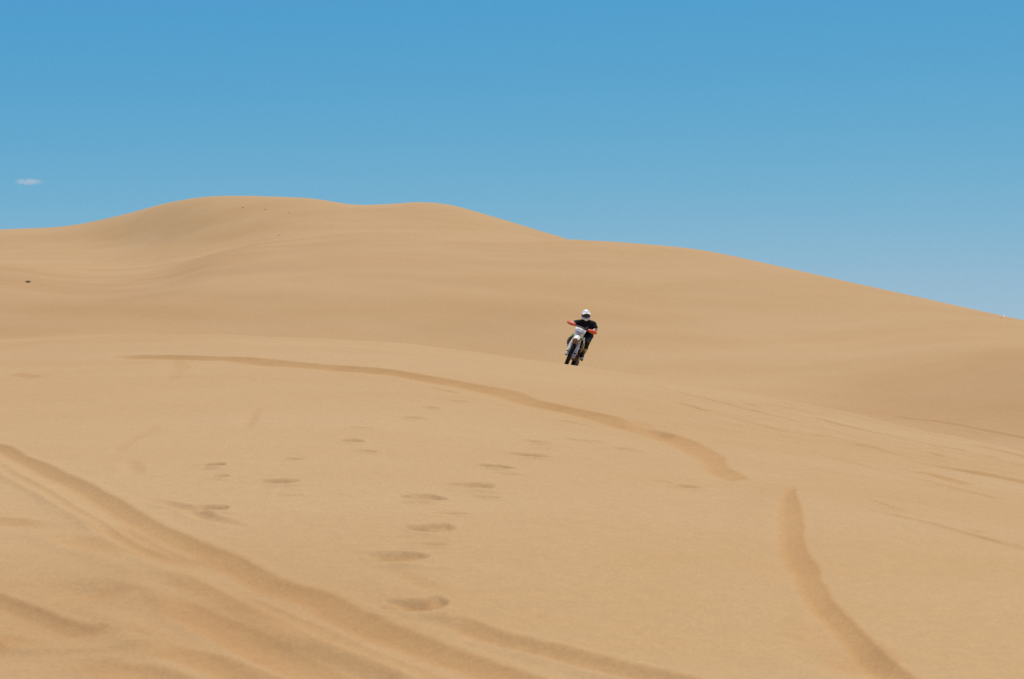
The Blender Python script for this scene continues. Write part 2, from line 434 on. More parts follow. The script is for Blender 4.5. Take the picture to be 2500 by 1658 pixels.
def carve(X, Y, Z):
    global CUT_SHADE
    CUT_SHADE = np.zeros_like(Z)
    r = np.hypot(X, Y)
    for k, (pts, dep, wd, ratio, rf, rn, fi, fo) in enumerate(RUTS):
        wd = wd if isinstance(wd, tuple) else (wd, wd)
        w = max(wd)
        if 4 <= k <= 13:
            dep *= 0.68; rf *= .7; rn *= .9; ratio *= 1.4
        P = smooth_line([px_to_ground(*p) for p in pts], 0.12)
        seg = np.diff(P, axis=0); L = np.linalg.norm(seg, axis=1); S = np.concatenate([[0], np.cumsum(L)])
        pad = w * (ratio + 2.5)
        sel = np.nonzero((X > P[:, 0].min() - pad) & (X < P[:, 0].max() + pad) & (Y > P[:, 1].min() - pad) & (Y < P[:, 1].max() + pad))[0]
        if not len(sel):
            continue
        x = X[sel]; y = Y[sel]
        best = np.full(len(sel), 1e9); sd = np.zeros(len(sel)); sv = np.zeros(len(sel))
        for i in range(len(seg)):
            near = np.nonzero((np.abs(x - P[i, 0]) < pad + L[i]) & (np.abs(y - P[i, 1]) < pad + L[i]))[0]
            if not len(near) or L[i] < 1e-6:
                continue
            dx = x[near] - P[i, 0]; dy = y[near] - P[i, 1]
            t = np.clip((dx * seg[i, 0] + dy * seg[i, 1]) / L[i] ** 2, 0, 1)
            qx = dx - t * seg[i, 0]; qy = dy - t * seg[i, 1]
            d = np.hypot(qx, qy)
            nx, ny = -seg[i, 1] / L[i], seg[i, 0] / L[i]
            if ny + 0.6 * nx < 0:
                nx, ny = -nx, -ny
            m = d < best[near]
            idx = near[m]
            best[idx] = d[m]; sd[idx] = np.where(qx[m] * nx + qy[m] * ny >= 0, d[m], -d[m]); sv[idx] = S[i] + t[m] * L[i]
        ok = best < pad
        sel = sel[ok]; d = sd[ok]; s = sv[ok]
        wob = fbm(s / 1.6, np.full_like(s, k * 7.7), 50 + k, 2)
        d = d + (0.34 if k == 2 else 0.22) * w * wob + 0.05 * w * fbm(x[ok] / 0.4, y[ok] / 0.4, 77, 2)
        dd = dep * (1 + 0.30 * fbm(s / 2.1, np.full_like(s, k * 3.1), 90 + k, 2))
        ww = np.interp(s / S[-1], np.linspace(0, 1, len(wd)), wd) * (1 + 0.22 * fbm(s / 1.7, np.full_like(s, k * 5.3), 120 + k, 2))
        fade = np.clip(s / fi, 0, 1) * np.clip((S[-1] - s) / fo, 0, 1); fade = fade * fade * (3 - 2 * fade)
        q = np.where(d >= 0, d / ww, -d / (ratio * ww))
        dd = np.minimum(dd, (0.50 if k == 1 else 0.37) * ww)
        ramp = np.clip(1.06 - q, 0, None); ramp = 1 - np.sqrt((1 - np.minimum(ramp, 1)) ** 2 + 0.012)   # plane far wall, sharp lip
        g = -dd * np.where(d >= 0, np.clip(ramp, 0, 1), 0.89 * 0.5 * (1 + np.cos(np.pi * np.clip(q, 0, 1))))
        CUT_SHADE[sel] = np.maximum(CUT_SHADE[sel], fade * np.clip((0.78 - np.abs(d / ww - 0.48)) / 0.26, 0, 1) * np.clip(dep / 0.06, 0.2, 1))  # shade colour painted on the far wall
        g += rf * np.exp(-((d - 1.3 * ww) / (0.45 * ww)) ** 2) + rn * np.exp(-((d + (ratio + 0.15) * ww) / (0.55 * ww)) ** 2)
        Z[sel] += fade * g
    for k, (px, py, wp, dep) in enumerate(STEPS):
        c = px_to_ground(px, py + 0.10 * wp)
        a = 0.5 * wp * c[1] / FPX * 1.08; dep *= 1.05 + 0.02 * max(0, c[1] - 12); b_ = dep / 0.50
        sel = np.nonzero((np.abs(X - c[0]) < 4 * a + .2) & (np.abs(Y - c[1]) < 5 * b_ + .2))[0]
        x = X[sel] - c[0]; y = Y[sel] - c[1]
        rot = random.uniform(-0.25, 0.25)
        x, y = x * math.cos(rot) + y * math.sin(rot), -x * math.sin(rot) + y * math.cos(rot)
        nz = 0.30 * fbm(X[sel] / 0.14, Y[sel] / 0.14, 200 + k, 2)
        # steep far and right walls, shallow entry on the left
        xs_ = np.where(x > 0, x / a, x / (1.5 * a)); ys_ = np.where(y > 0, y / b_, y / (1.1 * b_))
        q = np.sqrt(xs_ ** 2 + ys_ ** 2) * (1 + nz)
        g = -dep * np.clip(1.10 - np.sqrt(np.clip(q, 0, 2) ** 2 + 0.03), 0, 1)
        CUT_SHADE[sel] = np.maximum(CUT_SHADE[sel], np.clip(-1.4 * g / dep, 0, 1) * min(1, dep / .06))  # shade colour painted into the pit
        qr = np.sqrt(((x - 0.25 * a) / (1.3 * a)) ** 2 + ((y + 1.9 * b_) / (0.55 * b_)) ** 2) * (1 + nz)
        g += 0.32 * dep * np.exp(-qr ** 2 * 1.3)
        g += 0.10 * dep * np.exp(-((q - 1.25) / 0.25) ** 2)
        Z[sel] += g
    return Z

# ------------------------------------------------------------------ small mesh toolkit
def link(name, me, parent=None, m=None):
    o = bpy.data.objects.new(name, me)
    COL.objects.link(o)
    if parent is not None:
        o.parent = parent
    if m is not None:
        if isinstance(m, (list, tuple)):
            for q in m:
                me.materials.append(q)
        else:
            me.materials.append(m)
    return o

def tag(o, label=None, cat=None, group=None, kind=None):
    if label: o['label'] = label
    if cat: o['category'] = cat
    if group: o['group'] = group
    if kind: o['kind'] = kind
    return o

class MB:
    def __init__(self):
        self.v = []; self.f = []; self.mi = []; self.cur = 0
    def add(self, vs, fs, M=None):
        o = len(self.v)
        for p in vs:
            p = Vector(p)
            self.v.append(M @ p if M is not None else p)
        for f in fs:
            self.f.append([i + o for i in f]); self.mi.append(self.cur)
        return self
    def tube(self, pts, rad, seg=10, flat=1.0, M=None):
        pts = [Vector(p) for p in pts]
        if not hasattr(rad, '__len__'):
            rad = [rad] * len(pts)
        vs = []; fs = []
        prev = None
        for i, p in enumerate(pts):
            t = (pts[min(i+1, len(pts)-1)] - pts[max(i-1, 0)])
            t = t.normalized() if t.length > 1e-9 else Vector((0, 0, 1))
            if prev is None:
                a = t.orthogonal().normalized()
            else:
                a = prev - t * prev.dot(t)
                a = a.normalized() if a.length > 1e-6 else t.orthogonal().normalized()
            prev = a
            b_ = t.cross(a)
            for k in range(seg):
                an = 2 * math.pi * k / seg
                vs.append(p + (a * math.cos(an) + b_ * math.sin(an) * flat) * rad[i])
        n = len(pts)
        for i in range(n - 1):
            for k in range(seg):
                fs.append([i*seg+k, i*seg+(k+1) % seg, (i+1)*seg+(k+1) % seg, (i+1)*seg+k])
        fs.append(list(range(seg))[::-1]); fs.append([(n-1)*seg+k for k in range(seg)])
        return self.add(vs, fs, M)
    def capsule(self, p, q, r0, r1, seg=14, rings=5):
        p = Vector(p); q = Vector(q); d = q - p
        t = d.normalized() if d.length > 1e-6 else Vector((0, 0, 1))
        pts = []; rad = []
        for i in range(rings):
            a = math.pi / 2 * i / rings
            pts.append(p - t * r0 * math.cos(a)); rad.append(max(r0 * math.sin(a), 1e-4))
        pts.append(p); rad.append(r0); pts.append(q); rad.append(r1)
        for i in range(rings - 1, -1, -1):
            a = math.pi / 2 * i / rings
            pts.append(q + t * r1 * math.cos(a)); rad.append(max(r1 * math.sin(a), 1e-4))
        return self.tube(pts, rad, seg)
    def ellipsoid(self, c, r, M=None, seg=20, rings=12, fn=None):
        vs = [Vector((0, 0, 1))]; fs = []
        for i in range(1, rings):
            a = math.pi * i / rings
            for k in range(seg):
                b_ = 2 * math.pi * k / seg
                vs.append(Vector((math.sin(a) * math.cos(b_), math.sin(a) * math.sin(b_), math.cos(a))))
        vs.append(Vector((0, 0, -1)))
        for k in range(seg):
            fs.append([0, 1 + k, 1 + (k+1) % seg])
            fs.append([len(vs)-1, len(vs)-1-seg+(k+1) % seg, len(vs)-1-seg+k])
        for i in range(rings - 2):
            for k in range(seg):
                a = 1 + i*seg
                fs.append([a+k, a+seg+k, a+seg+(k+1) % seg, a+(k+1) % seg])
        out = []
        for v in vs:
            w = Vector((v.x * r[0], v.y * r[1], v.z * r[2]))
            if fn: w = fn(w)
            if M is not None: w = M @ w
            out.append(w + Vector(c))
        return self.add(out, fs)
    def box(self, c, s, M=None):
        vs = []
        for x in (-.5, .5):
            for y in (-.5, .5):
                for z in (-.5, .5):
                    w = Vector((x*s[0], y*s[1], z*s[2]))
                    if M is not None: w = M @ w
                    vs.append(w + Vector(c))
        return self.add(vs, [[0,1,3,2],[4,6,7,5],[0,4,5,1],[2,3,7,6],[0,2,6,4],[1,5,7,3]])
    def loft(self, rings, close=True):
        n = len(rings[0]); vs = []; fs = []
        for r in rings: vs += r
        for i in range(len(rings) - 1):
            for k in range(n):
                fs.append([i*n+k, i*n+(k+1) % n, (i+1)*n+(k+1) % n, (i+1)*n+k])
        if close:
            fs.append(list(range(n))[::-1]); fs.append([(len(rings)-1)*n+k for k in range(n)])
        return self.add(vs, fs)
    def sheet(self, grid, th, nrm=None):
        """a bent panel: grid[i][j] of points, given real thickness along nrm(i, j)"""
        ni = len(grid); nj = len(grid[0])
        top = []; bot = []
        for i in range(ni):
            for j in range(nj):
                p = Vector(grid[i][j])
                di = Vector(grid[min(i+1, ni-1)][j]) - Vector(grid[max(i-1, 0)][j])
                dj = Vector(grid[i][min(j+1, nj-1)]) - Vector(grid[i][max(j-1, 0)])
                n = di.cross(dj)
                n = n.normalized() if n.length > 1e-9 else Vector((0, 0, 1))
                top.append(p + n * th / 2); bot.append(p - n * th / 2)
        vs = top + bot; N = ni * nj; fs = []
        for i in range(ni - 1):
            for j in range(nj - 1):
                a = i*nj+j
                fs.append([a, a+nj, a+nj+1, a+1]); fs.append([N+a, N+a+1, N+a+nj+1, N+a+nj])
        for i in range(ni - 1):
            a = i*nj; fs.append([a, N+a, N+a+nj, a+nj])
            a = i*nj+nj-1; fs.append([a, a+nj, N+a+nj, N+a])
        for j in range(nj - 1):
            fs.append([j, j+1, N+j+1, N+j]); a = (ni-1)*nj+j; fs.append([a, N+a, N+a+1, a+1])
        return self.add(vs, fs)
    def lathe_x(self, prof, c, seg=48):
        """prof: list of (x, radius) closed loop, turned about the x axis through c"""
        n = len(prof); vs = []; fs = []
        for k in range(seg):
            a = 2 * math.pi * k / seg
            for (x, r) in prof:
                vs.append(Vector((c[0]+x, c[1]+r*math.cos(a), c[2]+r*math.sin(a))))
        for k in range(seg):
            for j in range(n):
                a = k*n+j; b_ = k*n+(j+1) % n; c2 = ((k+1) % seg)*n
                fs.append([a, b_, c2+(j+1) % n, c2+j])
        return self.add(vs, fs)
    def build(self, name, m, parent=None, smooth=True, bevel=0.0, remesh=0.0, relax=0, wrinkle=None):
        me = bpy.data.meshes.new(name)
        me.from_pydata([tuple(v) for v in self.v], [], self.f)
        bm = bmesh.new(); bm.from_mesh(me)
        bmesh.ops.recalc_face_normals(bm, faces=bm.faces[:])
        bm.to_mesh(me); bm.free()
        if any(self.mi):
            for p, i in zip(me.polygons, self.mi):
                p.material_index = i
        if remesh:
            tmp = bpy.data.objects.new("tmp", me); COL.objects.link(tmp)
            md = tmp.modifiers.new("r", 'REMESH'); md.mode = 'VOXEL'; md.voxel_size = remesh
            if relax:
                sm = tmp.modifiers.new("s", 'SMOOTH'); sm.iterations = relax; sm.factor = 0.5
            dg = bpy.context.evaluated_depsgraph_get()
            me2 = bpy.data.meshes.new_from_object(tmp.evaluated_get(dg))
            bpy.data.objects.remove(tmp); bpy.data.meshes.remove(me)
            me = me2; me.name = name
            if wrinkle:
                amp, sc = wrinkle
                for v in me.vertices:
                    nn = mnoise.noise(v.co * sc) + 0.5 * mnoise.noise(v.co * sc * 2.1)
                    v.co += v.normal * nn * amp
        if smooth:
            for p in me.polygons:
                p.use_smooth = True
        o = link(name, me, parent, m)
        if bevel:
            b_ = o.modifiers.new("bevel", 'BEVEL'); b_.width = bevel; b_.segments = 2; b_.limit_method = 'ANGLE'
        if smooth and not remesh:
            try:
                me.set_sharp_from_angle(angle=R(40))
            except Exception:
                pass
        return o

def empty(name, loc, rot=None):
    o = bpy.data.objects.new(name, None)
    o.empty_display_size = 0.3
    COL.objects.link(o)
    o.location = loc
    return o

# ------------------------------------------------------------------ ground mesh (one sheet to the horizon)
def build_ground():
    cols = list(np.arange(-70, 2571, 3.3))
    th = [math.atan((c - 1250) / FPX) for c in cols]
    right = []; a = th[-1]; st = R(0.08)
    while a + st < math.pi:
        a += st; right.append(a); st = min(st * 1.16, R(3.0))
    left = []; a = th[0]; st = R(0.08)
    while a - st > -math.pi + R(1.5):
        a -= st; left.append(a); st = min(st * 1.16, R(3.0))
    th = np.array(left[::-1] + th + right)
    rr = np.concatenate([np.geomspace(0.4, 5.5, 26), np.arange(5.58, 15, 0.028), np.arange(15, 30, 0.036), np.arange(30, 46, 0.05),
                         np.arange(46, 176, 0.34), np.geomspace(177, 6000, 60)])
    T, RR = np.meshgrid(th, rr, indexing='ij')
    X = (RR * np.sin(T)).ravel(); Y = (RR * np.cos(T)).ravel()
    Z = base_height(X, Y)
    Z = carve(X, Y, Z)
    C, N = T.shape
    co = np.empty((C * N + 1, 3), np.float32)
    co[:-1, 0] = X; co[:-1, 1] = Y; co[:-1, 2] = Z
    co[-1] = (0, 0, 0)
    i = np.arange(C)[:, None]; j = np.arange(N - 1)[None, :]
    i2 = (i + 1) % C
    quads = np.stack([i*N+j, i*N+j+1, i2*N+j+1, i2*N+j], -1).reshape(-1, 4)[:, ::-1]
    tris = np.stack([np.full(C, C*N), np.arange(C)*N, ((np.arange(C)+1) % C)*N], -1)[:, ::-1]
    me = bpy.data.meshes.new("ground")
    me.vertices.add(len(co)); me.vertices.foreach_set("co", co.ravel())
    nl = quads.size + tris.size
    me.loops.add(nl)
    me.loops.foreach_set("vertex_index", np.concatenate([quads.ravel(), tris.ravel()]).astype(np.int32))
    me.polygons.add(len(quads) + len(tris))
    ls = np.concatenate([np.arange(len(quads)) * 4, quads.size + np.arange(len(tris)) * 3]).astype(np.int32)
    me.polygons.foreach_set("loop_start", ls)
    me.polygons.foreach_set("use_smooth", np.ones(len(quads) + len(tris), bool))
    me.update(calc_edges=True)
    me.validate()
    at = me.attributes.new("cut_shade", 'FLOAT', 'POINT'); at.data.foreach_set("value", np.append(CUT_SHADE, 0).astype(np.float32))
    # broad dim areas, shade painted into the sand colour
    oc = np.zeros_like(X)
    for (px, py, sx, sy, k) in ((2480, 960, 7, 6, 1.0), (60, 690, 20, 28, 1.0), (150, 1480, 2.0, 2.2, .8), (420, 690, 9, 13, .5), (1250, 790, 9, 8, .35)):
        c = px_to_ground(px, py)
        oc = np.maximum(oc, k * np.exp(-(((X - c[0]) / sx) ** 2 + ((Y - c[1]) / sy) ** 2)))
    oc = np.clip(oc * (1 + 0.5 * fbm(X / 6, Y / 6, 61, 3)), 0, 1)
    at = me.attributes.new("ochre_dim", 'FLOAT', 'POINT'); at.data.foreach_set("value", np.append(oc, 0).astype(np.float32))
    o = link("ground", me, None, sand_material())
    if me.polygons[0].normal.z < 0:
        me.flip_normals()
    o['kind'] = 'structure'
    return o
build_ground()

def gz(x, y):
    return float(base_height(np.array([x]), np.array([y]))[0])

# ------------------------------------------------------------------ motorcycle
M_white = mat("white_plastic", (0.90, 0.85, 0.70), 0.35, vary=0.03, dust=0.12)
M_guard = mat("fork_white", (0.90, 0.84, 0.68), 0.4, vary=0.03, dust=0.15)
M_black = mat("black_plastic", (0.018, 0.016, 0.015), 0.55, vary=0.2, dust=0.06)
M_rubber = mat("tyre_rubber", (0.016, 0.014, 0.013), 0.75, vary=0.25, dust=0.08)
M_metal = mat("worn_metal", (0.60, 0.55, 0.46), 0.5, 0.3, vary=0.1, dust=0.15)
M_dark_metal = mat("dark_metal", (0.06, 0.055, 0.05), 0.45, 0.6, vary=0.2, dust=0.25)
M_bronze = mat("bronze_exhaust", (0.34, 0.20, 0.10), 0.4, 0.7, vary=0.15, dust=0.2)
M_orange = mat("orange_plastic", (0.85, 0.095, 0.016), 0.5, vary=0.06, dust=0.05)
M_green = mat("green_plastic", (0.30, 0.36, 0.07), 0.4, vary=0.05, dust=0.1)
M_flap = mat("brown_flap", (0.40, 0.235, 0.125), 0.6, vary=0.12, dust=0.3)
M_lens = mat("headlight_glass", (0.34, 0.34, 0.38), 0.15, vary=0.15, vscale=40)
M_red_mark = mat("brown_red_mark", (0.30, 0.17, 0.13), 0.5, vary=0.1)
M_orange_mark = mat("amber_mark", (0.42, 0.24, 0.09), 0.5, vary=0.1)
M_teal_mark = mat("teal_mark", (0.50, 0.62, 0.57), 0.5, vary=0.1)
M_tan_guard = mat("tan_grey_plastic", (0.36, 0.29, 0.22), 0.6, vary=0.08, dust=0.3)
M_cable = mat("cable_sheath", (0.30, 0.25, 0.22), 0.5)

LEAN = 18.5; YAW = -9.5; STEER = 7.0
FWD = Vector((math.sin(R(YAW)), -math.cos(R(YAW)), 0))
MX, MY = (1389.0 - 1250) / FPX * 39.9, 39.9      # midpoint between the wheels on the sand
fz = gz(MX + FWD.x * .74, MY + FWD.y * .74); bz = gz(MX - FWD.x * .74, MY - FWD.y * .74)
PITCH = math.degrees(math.atan2(fz - bz, 1.48))
MZ = 0.5 * (fz + bz) - 0.015                     # tyres sink a little into soft sand
B = Matrix.Rotation(R(YAW), 4, 'Z') @ Matrix.Rotation(-R(PITCH), 4, 'X') @ Matrix.Rotation(R(LEAN), 4, 'Y')
ORG = Vector((MX, MY, MZ))
bike = empty("motorcycle", ORG)
bike.rotation_euler = B.to_euler()
HEADP = Vector((0, -.36, 1.0)); HEADA = Vector((0, math.sin(R(26)), math.cos(R(26))))
STEERM = Matrix.Translation(HEADP) @ Matrix.Rotation(R(STEER), 4, HEADA) @ Matrix.Translation(-HEADP)
def steer(o):                                # parts that turn with the handlebar
    o.matrix_local = STEERM
    return o
tag(bike, "white and green off-road motorcycle leaning over just behind the sand crest", "motorcycle")

def wheel(yc, rad, tw, rimr, disc_side):
    c = (0, yc, rad)
    m = MB()
    m.lathe_x([(-.018, rimr), (.018, rimr), (.022, rimr - .012), (.010, rimr - .024), (-.010, rimr - .024), (-.022, rimr - .012)], c, 48)
    m.lathe_x([(-.045, .032), (.045, .032), (.045, .012), (-.045, .012)], c, 20)
    w = m.build("wheel", M_dark_metal, bike)
    t = MB(); hw = tw / 2; prof = []
    for k in range(16):
        a = 2 * math.pi * k / 16
        prof.append((hw * 0.92 * math.cos(a), rimr + (rad - 0.014 - rimr) * 0.5 + (rad - 0.014 - rimr) * 0.56 * math.sin(a)))
    t.lathe_x(prof, c, 56)
    nk = 40
    for k in range(nk):                     # tread knobs
        a = 2 * math.pi * k / nk
        for q, xo in enumerate((-0.72, -0.25, 0.25, 0.72)):
            aa = a + (math.pi / nk if q in (1, 2) else 0)
            rr = rad - 0.008 - (0.010 if abs(xo) > .5 else 0)
            Mk = Matrix.Rotation(aa, 3, 'X') @ Matrix.Rotation(R(22 * xo), 3, 'Y')
            p = Matrix.Rotation(aa, 3, 'X') @ Vector((xo * hw, 0, rr))
            t.box((c[0] + p.x, c[1] + p.y, c[2] + p.z), (hw * 0.36, rad * .085, 0.026), Mk)
    t.build("tyre", M_rubber, w, smooth=True)
    s = MB()
    for k in range(32):
        a = 2 * math.pi * k / 32; a2 = a + (0.35 if k % 2 else -0.35); sx = .035 if (k // 2) % 2 else -.035
        s.tube([(sx, yc + .032 * math.cos(a2), rad + .032 * math.sin(a2)), (0, yc + (rimr - .014) * math.cos(a), rad + (rimr - .014) * math.sin(a))], .0018, 5)
    s.build("spokes", M_metal, w)
    d = MB()
    d.lathe_x([(disc_side * .062, .13), (disc_side * .066, .13), (disc_side * .066, .085), (disc_side * .062, .085)], c, 36)
    d.build("brake_disc", M_metal, w)
    return w
steer(wheel(-.74, .347, .098, .275, 1))
wheel(.74, .335, .135, .245, -1)

def fork_point(u, x=0.0, fwd=0.0):          # u metres up the fork from the axle, fwd metres ahead of it
    s, c = math.sin(R(26)), math.cos(R(26))
    return (x, -.74 + .02 + u * s - fwd * c, .347 + u * c - fwd * s)
for sx in (-1, 1):
    x = sx * .108
    m = MB()
    m.tube([fork_point(.0, x), fork_point(.40, x)], .026, 16)
    m.tube([fork_point(.38, x), fork_point(.46, x), fork_point(.84, x)], [.024, .029, .029], 16)
    m.tube([fork_point(.36, x), fork_point(.40, x)], .032, 16)
    f = steer(m.build("fork_leg", M_guard if sx < 0 else M_metal, bike))
    lug = MB()
    lug.capsule(fork_point(-.02, x * 1.03, .0), fork_point(.05, x * 1.03, .0), .036, .030)
    lug.tube([(x * .8, -.74, .347), (x * 1.42, -.74, .347)], .018, 12)
    lug.build("axle_clamp", M_metal, f)
    g = MB(); grid = []
    for i in range(9):                      # wrap-around guard in front of the lower leg
        u = .03 + .44 * i / 8; wd = .034 + .010 * math.sin(math.pi * min(1, i / 7)) - (.012 if i == 8 else 0)
        row = []
        for j in range(9):
            a = R(-95 + 190 * j / 8)
            row.append(fork_point(u, x + math.sin(a) * wd, math.cos(a) * .038))
        grid.append(row)
    g.sheet(grid, .004)
    gd = g.build("fork_guard", M_guard, f)
    k = MB()
    grid = [[fork_point(.10 + .045 * i, x + math.sin(R(a)) * .0415, math.cos(R(a)) * .0435) for a in (-55, -30, 0, 30, 55)] for i in range(2)]
    k.sheet(grid, .002)
    grid = [[fork_point(.175 + .03 * i, x + math.sin(R(a)) * .0425, math.cos(R(a)) * .0445) for a in (5, 18, 32)] for i in range(2)]
    k.sheet(grid, .002)
    k.build("guard_marking", M_black, f)

m = MB()
for u, th in ((.60, .032), (.80, .028)):
    m.box(fork_point(u, 0, 0.0), (.27, .075, th), Matrix.Rotation(-R(26), 3, 'X'))
m.tube([fork_point(.52, 0, -.06), fork_point(.86, 0, -.06)], .026, 14)
steer(m.build("triple_clamp", M_dark_metal, bike, bevel=.006))

# handlebar, grips, levers, hand guards
BARY, BARZ = -.335, 1.150
def bar_pt(t):                               # t = -1 .. 1 along the bar
    a = abs(t); s = 1 if t > 0 else -1
    rise = min(1, max(0, (a - .25) / .25))
    return Vector((s * a * .405, BARY + .03 * rise + .075 * max(0, a - .5) / .5, BARZ + .055 * rise + .012 * max(0, a - .5)))
m = MB()
m.tube([bar_pt(-1 + .05 * i) for i in range(41)], .0125, 12)
for s in (-1, 1):
    m.box((s * .055, BARY, BARZ - .03), (.035, .045, .06))
steer(m.build("handlebar", M_dark_metal, bike))
m = MB()
m.capsule((-.11, BARY - .005, BARZ + .035), (.11, BARY - .005, BARZ + .035), .024, .024)
steer(m.build("bar_pad", M_black, bike))
for s in (-1, 1):
    m = MB(); m.tube([bar_pt(s * (.70 + .03 * i)) for i in range(11)], .0165, 12)
    steer(m.build("grip", M_rubber, bike))
    m = MB(); p0 = bar_pt(s * .62)
    m.tube([p0 + Vector((0, -.01, 0)), p0 + Vector((s * .01, -.055, -.01)), bar_pt(s * .82) + Vector((0, -.075, -.012)), bar_pt(s * .95) + Vector((0, -.072, -.012))], [.010, .009, .007, .006], 8)
    m.box(p0 + Vector((0, -.015, .012)), (.045, .04, .04))
    steer(m.build("lever", M_dark_metal, bike, bevel=.004))
    # hand guard: deep wrapped shield in front of the grip, with a bright top lip
    m = MB(); grid = []
    for i in range(13):
        t = .44 + .66 * i / 12
        u = i / 12
        b_ = bar_pt(s * min(t, 1.0)) + Vector((s * max(0, t - 1) * .36, 0, 0))
        out = .105 * math.sin(math.pi * (0.16 + 0.78 * u)) ** 0.7
        hi = .010 + .042 * math.sin(math.pi * min(1, .12 + .66 * u)); lo = -.010 - .046 * math.sin(math.pi * min(1, .10 + .74 * u))
        row = []
        for j in range(7):
            q = j / 6
            z = hi + (lo - hi) * [0.0, .05, .16, .36, .58, .80, 1.0][j]
            bulge = [0.0, 0.42, 0.78, 1.0, 1.02, 0.98, 0.88][j]
            row.append(b_ + Vector((0, -out * bulge + (.035 if j == 0 else 0), z)))
        grid.append(row)
    m.sheet(grid, .006)
    m.tube([bar_pt(s) + Vector((s * .012, 0, 0)), bar_pt(s) + Vector((s * .035, -.025, 0)), bar_pt(s * .97) + Vector((s * .02, -.085, -.01)), bar_pt(s * .72) + Vector((0, -.10, -.012)), bar_pt(s * .44) + Vector((0, -.05, -.008))], [.010, .011, .010, .009, .009], 8)
    steer(m.build("hand_guard", M_orange, bike))

# headlight mask: shield outline, wider at the top, over the fork
def mask_pt(x, v, off=0.0):                  # v metres down the mask from its top edge
    return Vector((x, -.565 - .10 * v - .06 * math.sin(math.pi * min(1, v / .25)) + 1.15 * x * x - off, 1.165 - v))
mv = [0, .03, .07, .11, .15, .19, .22, .245]
mw = [.142, .147, .144, .134, .118, .094, .072, .050]
m = MB(); grid = []
for v, w in zip(mv, mw):
    grid.append([mask_pt(w * (-1 + j / 6), v + (.012 * abs(-1 + j / 6) if v == 0 else 0)) for j in range(13)])
m.sheet(grid, .005)
for s in (-1, 1):                            # folded side flanges
    grid = [[mask_pt(s * w, v) + Vector((s * .004 * q, .035 * q, 0)) for q in (0, 1, 2)] for v, w in zip(mv, mw)]
    m.sheet(grid, .004)
mask = steer(m.build("headlight_mask", M_white, bike))
m = MB()
lv = [.120, .140, .165, .190, .212]; lw = [.066, .076, .072, .056, .036]
m.sheet([[mask_pt(w * (-1 + j / 3), v, .006) for j in range(7)] for v, w in zip(lv, lw)], .008)
m.build("headlight", M_lens, mask)
def decal(name, m_, x0, x1, v0, v1, skew=0.0):
    k = MB()
    k.sheet([[mask_pt(x0 + (x1 - x0) * j / 4 + skew * (v - v0), v, .0045) for j in range(5)] for v in (v0, (v0 + v1) / 2, v1)], .002)
    k.build(name, m_, mask, smooth=False)
decal("marking", M_red_mark, -.092, -.060, .040, .066, .25)
decal("marking", M_red_mark, -.052, -.022, .038, .060, .25)
decal("marking", M_orange_mark, .030, .086, .044, .058, .2)
decal("marking", M_orange_mark, .060, .098, .066, .086, .2)
decal("marking", M_teal_mark, -.122, -.098, .085, .150, .2)
decal("marking", M_teal_mark, .092, .116, .100, .158, -.2)

# front fender: long white blade with turned-down edges
m = MB(); grid = []
for i in range(13):
    u = i / 12
    y = -1.03 + .66 * u
    w = 0.84 * [.070, .086, .094, .098, .100, .100, .098, .094, .088, .080, .072, .066, .060][i]
    z = .825 + .125 * math.sin(math.pi * .5 * min(1, u * 1.35)) - .03 * max(0, u - .75)
    grid.append([Vector((w * c, y + .02 * c * c, z - .030 * abs(c) ** 2.2 + .012 * (1 - abs(c)))) for c in (-1, -.85, -.6, -.3, 0, .3, .6, .85, 1)])
m.sheet(grid, .005)
fender = steer(m.build("front_fender", M_white, bike))
m = MB()                                     # inner flap between the fork legs; brown paints in sand-lit fender shade
m.sheet([[Vector((w * c, y - .015 * c * c, z)) for c in (-1, -.5, 0, .5, 1)] for (y, z, w) in ((-.62, .885, .060), (-.52, .875, .064), (-.46, .82, .066), (-.43, .74, .066), (-.42, .68, .058))], .006)
m.build("mud_flap", M_flap, fender)

# radiator shrouds: white panel flaring forward over a dark lower grille; green nose
for s in (-1, 1):
    m = MB(); grid = []
    top = [(-.50, .905, .150), (-.40, .955, .175), (-.26, .985, .165), (-.10, .985, .145), (.06, .955, .125)]
    bot = [(-.47, .74, .250), (-.37, .64, .245), (-.24, .655, .215), (-.10, .735, .175), (.06, .80, .140)]
    for (a, b_) in zip(top, bot):
        row = []
        for j in range(7):
            q = j / 6
            y = a[0] + (b_[0] - a[0]) * q; z = a[1] + (b_[1] - a[1]) * q
            x = a[2] + (b_[2] - a[2]) * q + .022 * math.sin(math.pi * q)
            row.append(Vector((s * x, y, z)))
        grid.append(row)
    m.sheet(grid, .008)
    sh = m.build("radiator_shroud", M_white, bike)
    m = MB()
    m.sheet([[Vector((s * (.125 + .05 * q + .03 * p), -.515 + .05 * p, .925 - .075 * q + .02 * p)) for q in (0, .5, 1)] for p in (0, .5, 1)], .010)
    m.sheet([[Vector((s * (.055 + .075 * p), -.47 - .02 * p, .945 - .09 * q - .03 * p)) for q in (0, .5, 1)] for p in (0, .5, 1)], .008)
    m.build("nose_panel", M_green, sh)
    m = MB()                                  # dusty lower scoop
    m.sheet([[Vector((s * (.245 - .055 * q), -.455 + .09 * p + .10 * q, .73 - .17 * q - .03 * p)) for q in (0, .33, .66, 1)] for p in (0, .5, 1)], .010)
    m.build("lower_scoop", M_tan_guard if s > 0 else M_black, sh)
    m = MB()                                  # radiator core with louvres
    m.box((s * .132, -.30, .755), (.085, .035, .24))
    for i in range(9):
        m.box((s * .134, -.335, .635 + .03 * i), (.095, .030, .005), Matrix.Rotation(R(25), 3, 'X'))
    m.build("radiator", M_black, bike, smooth=False)

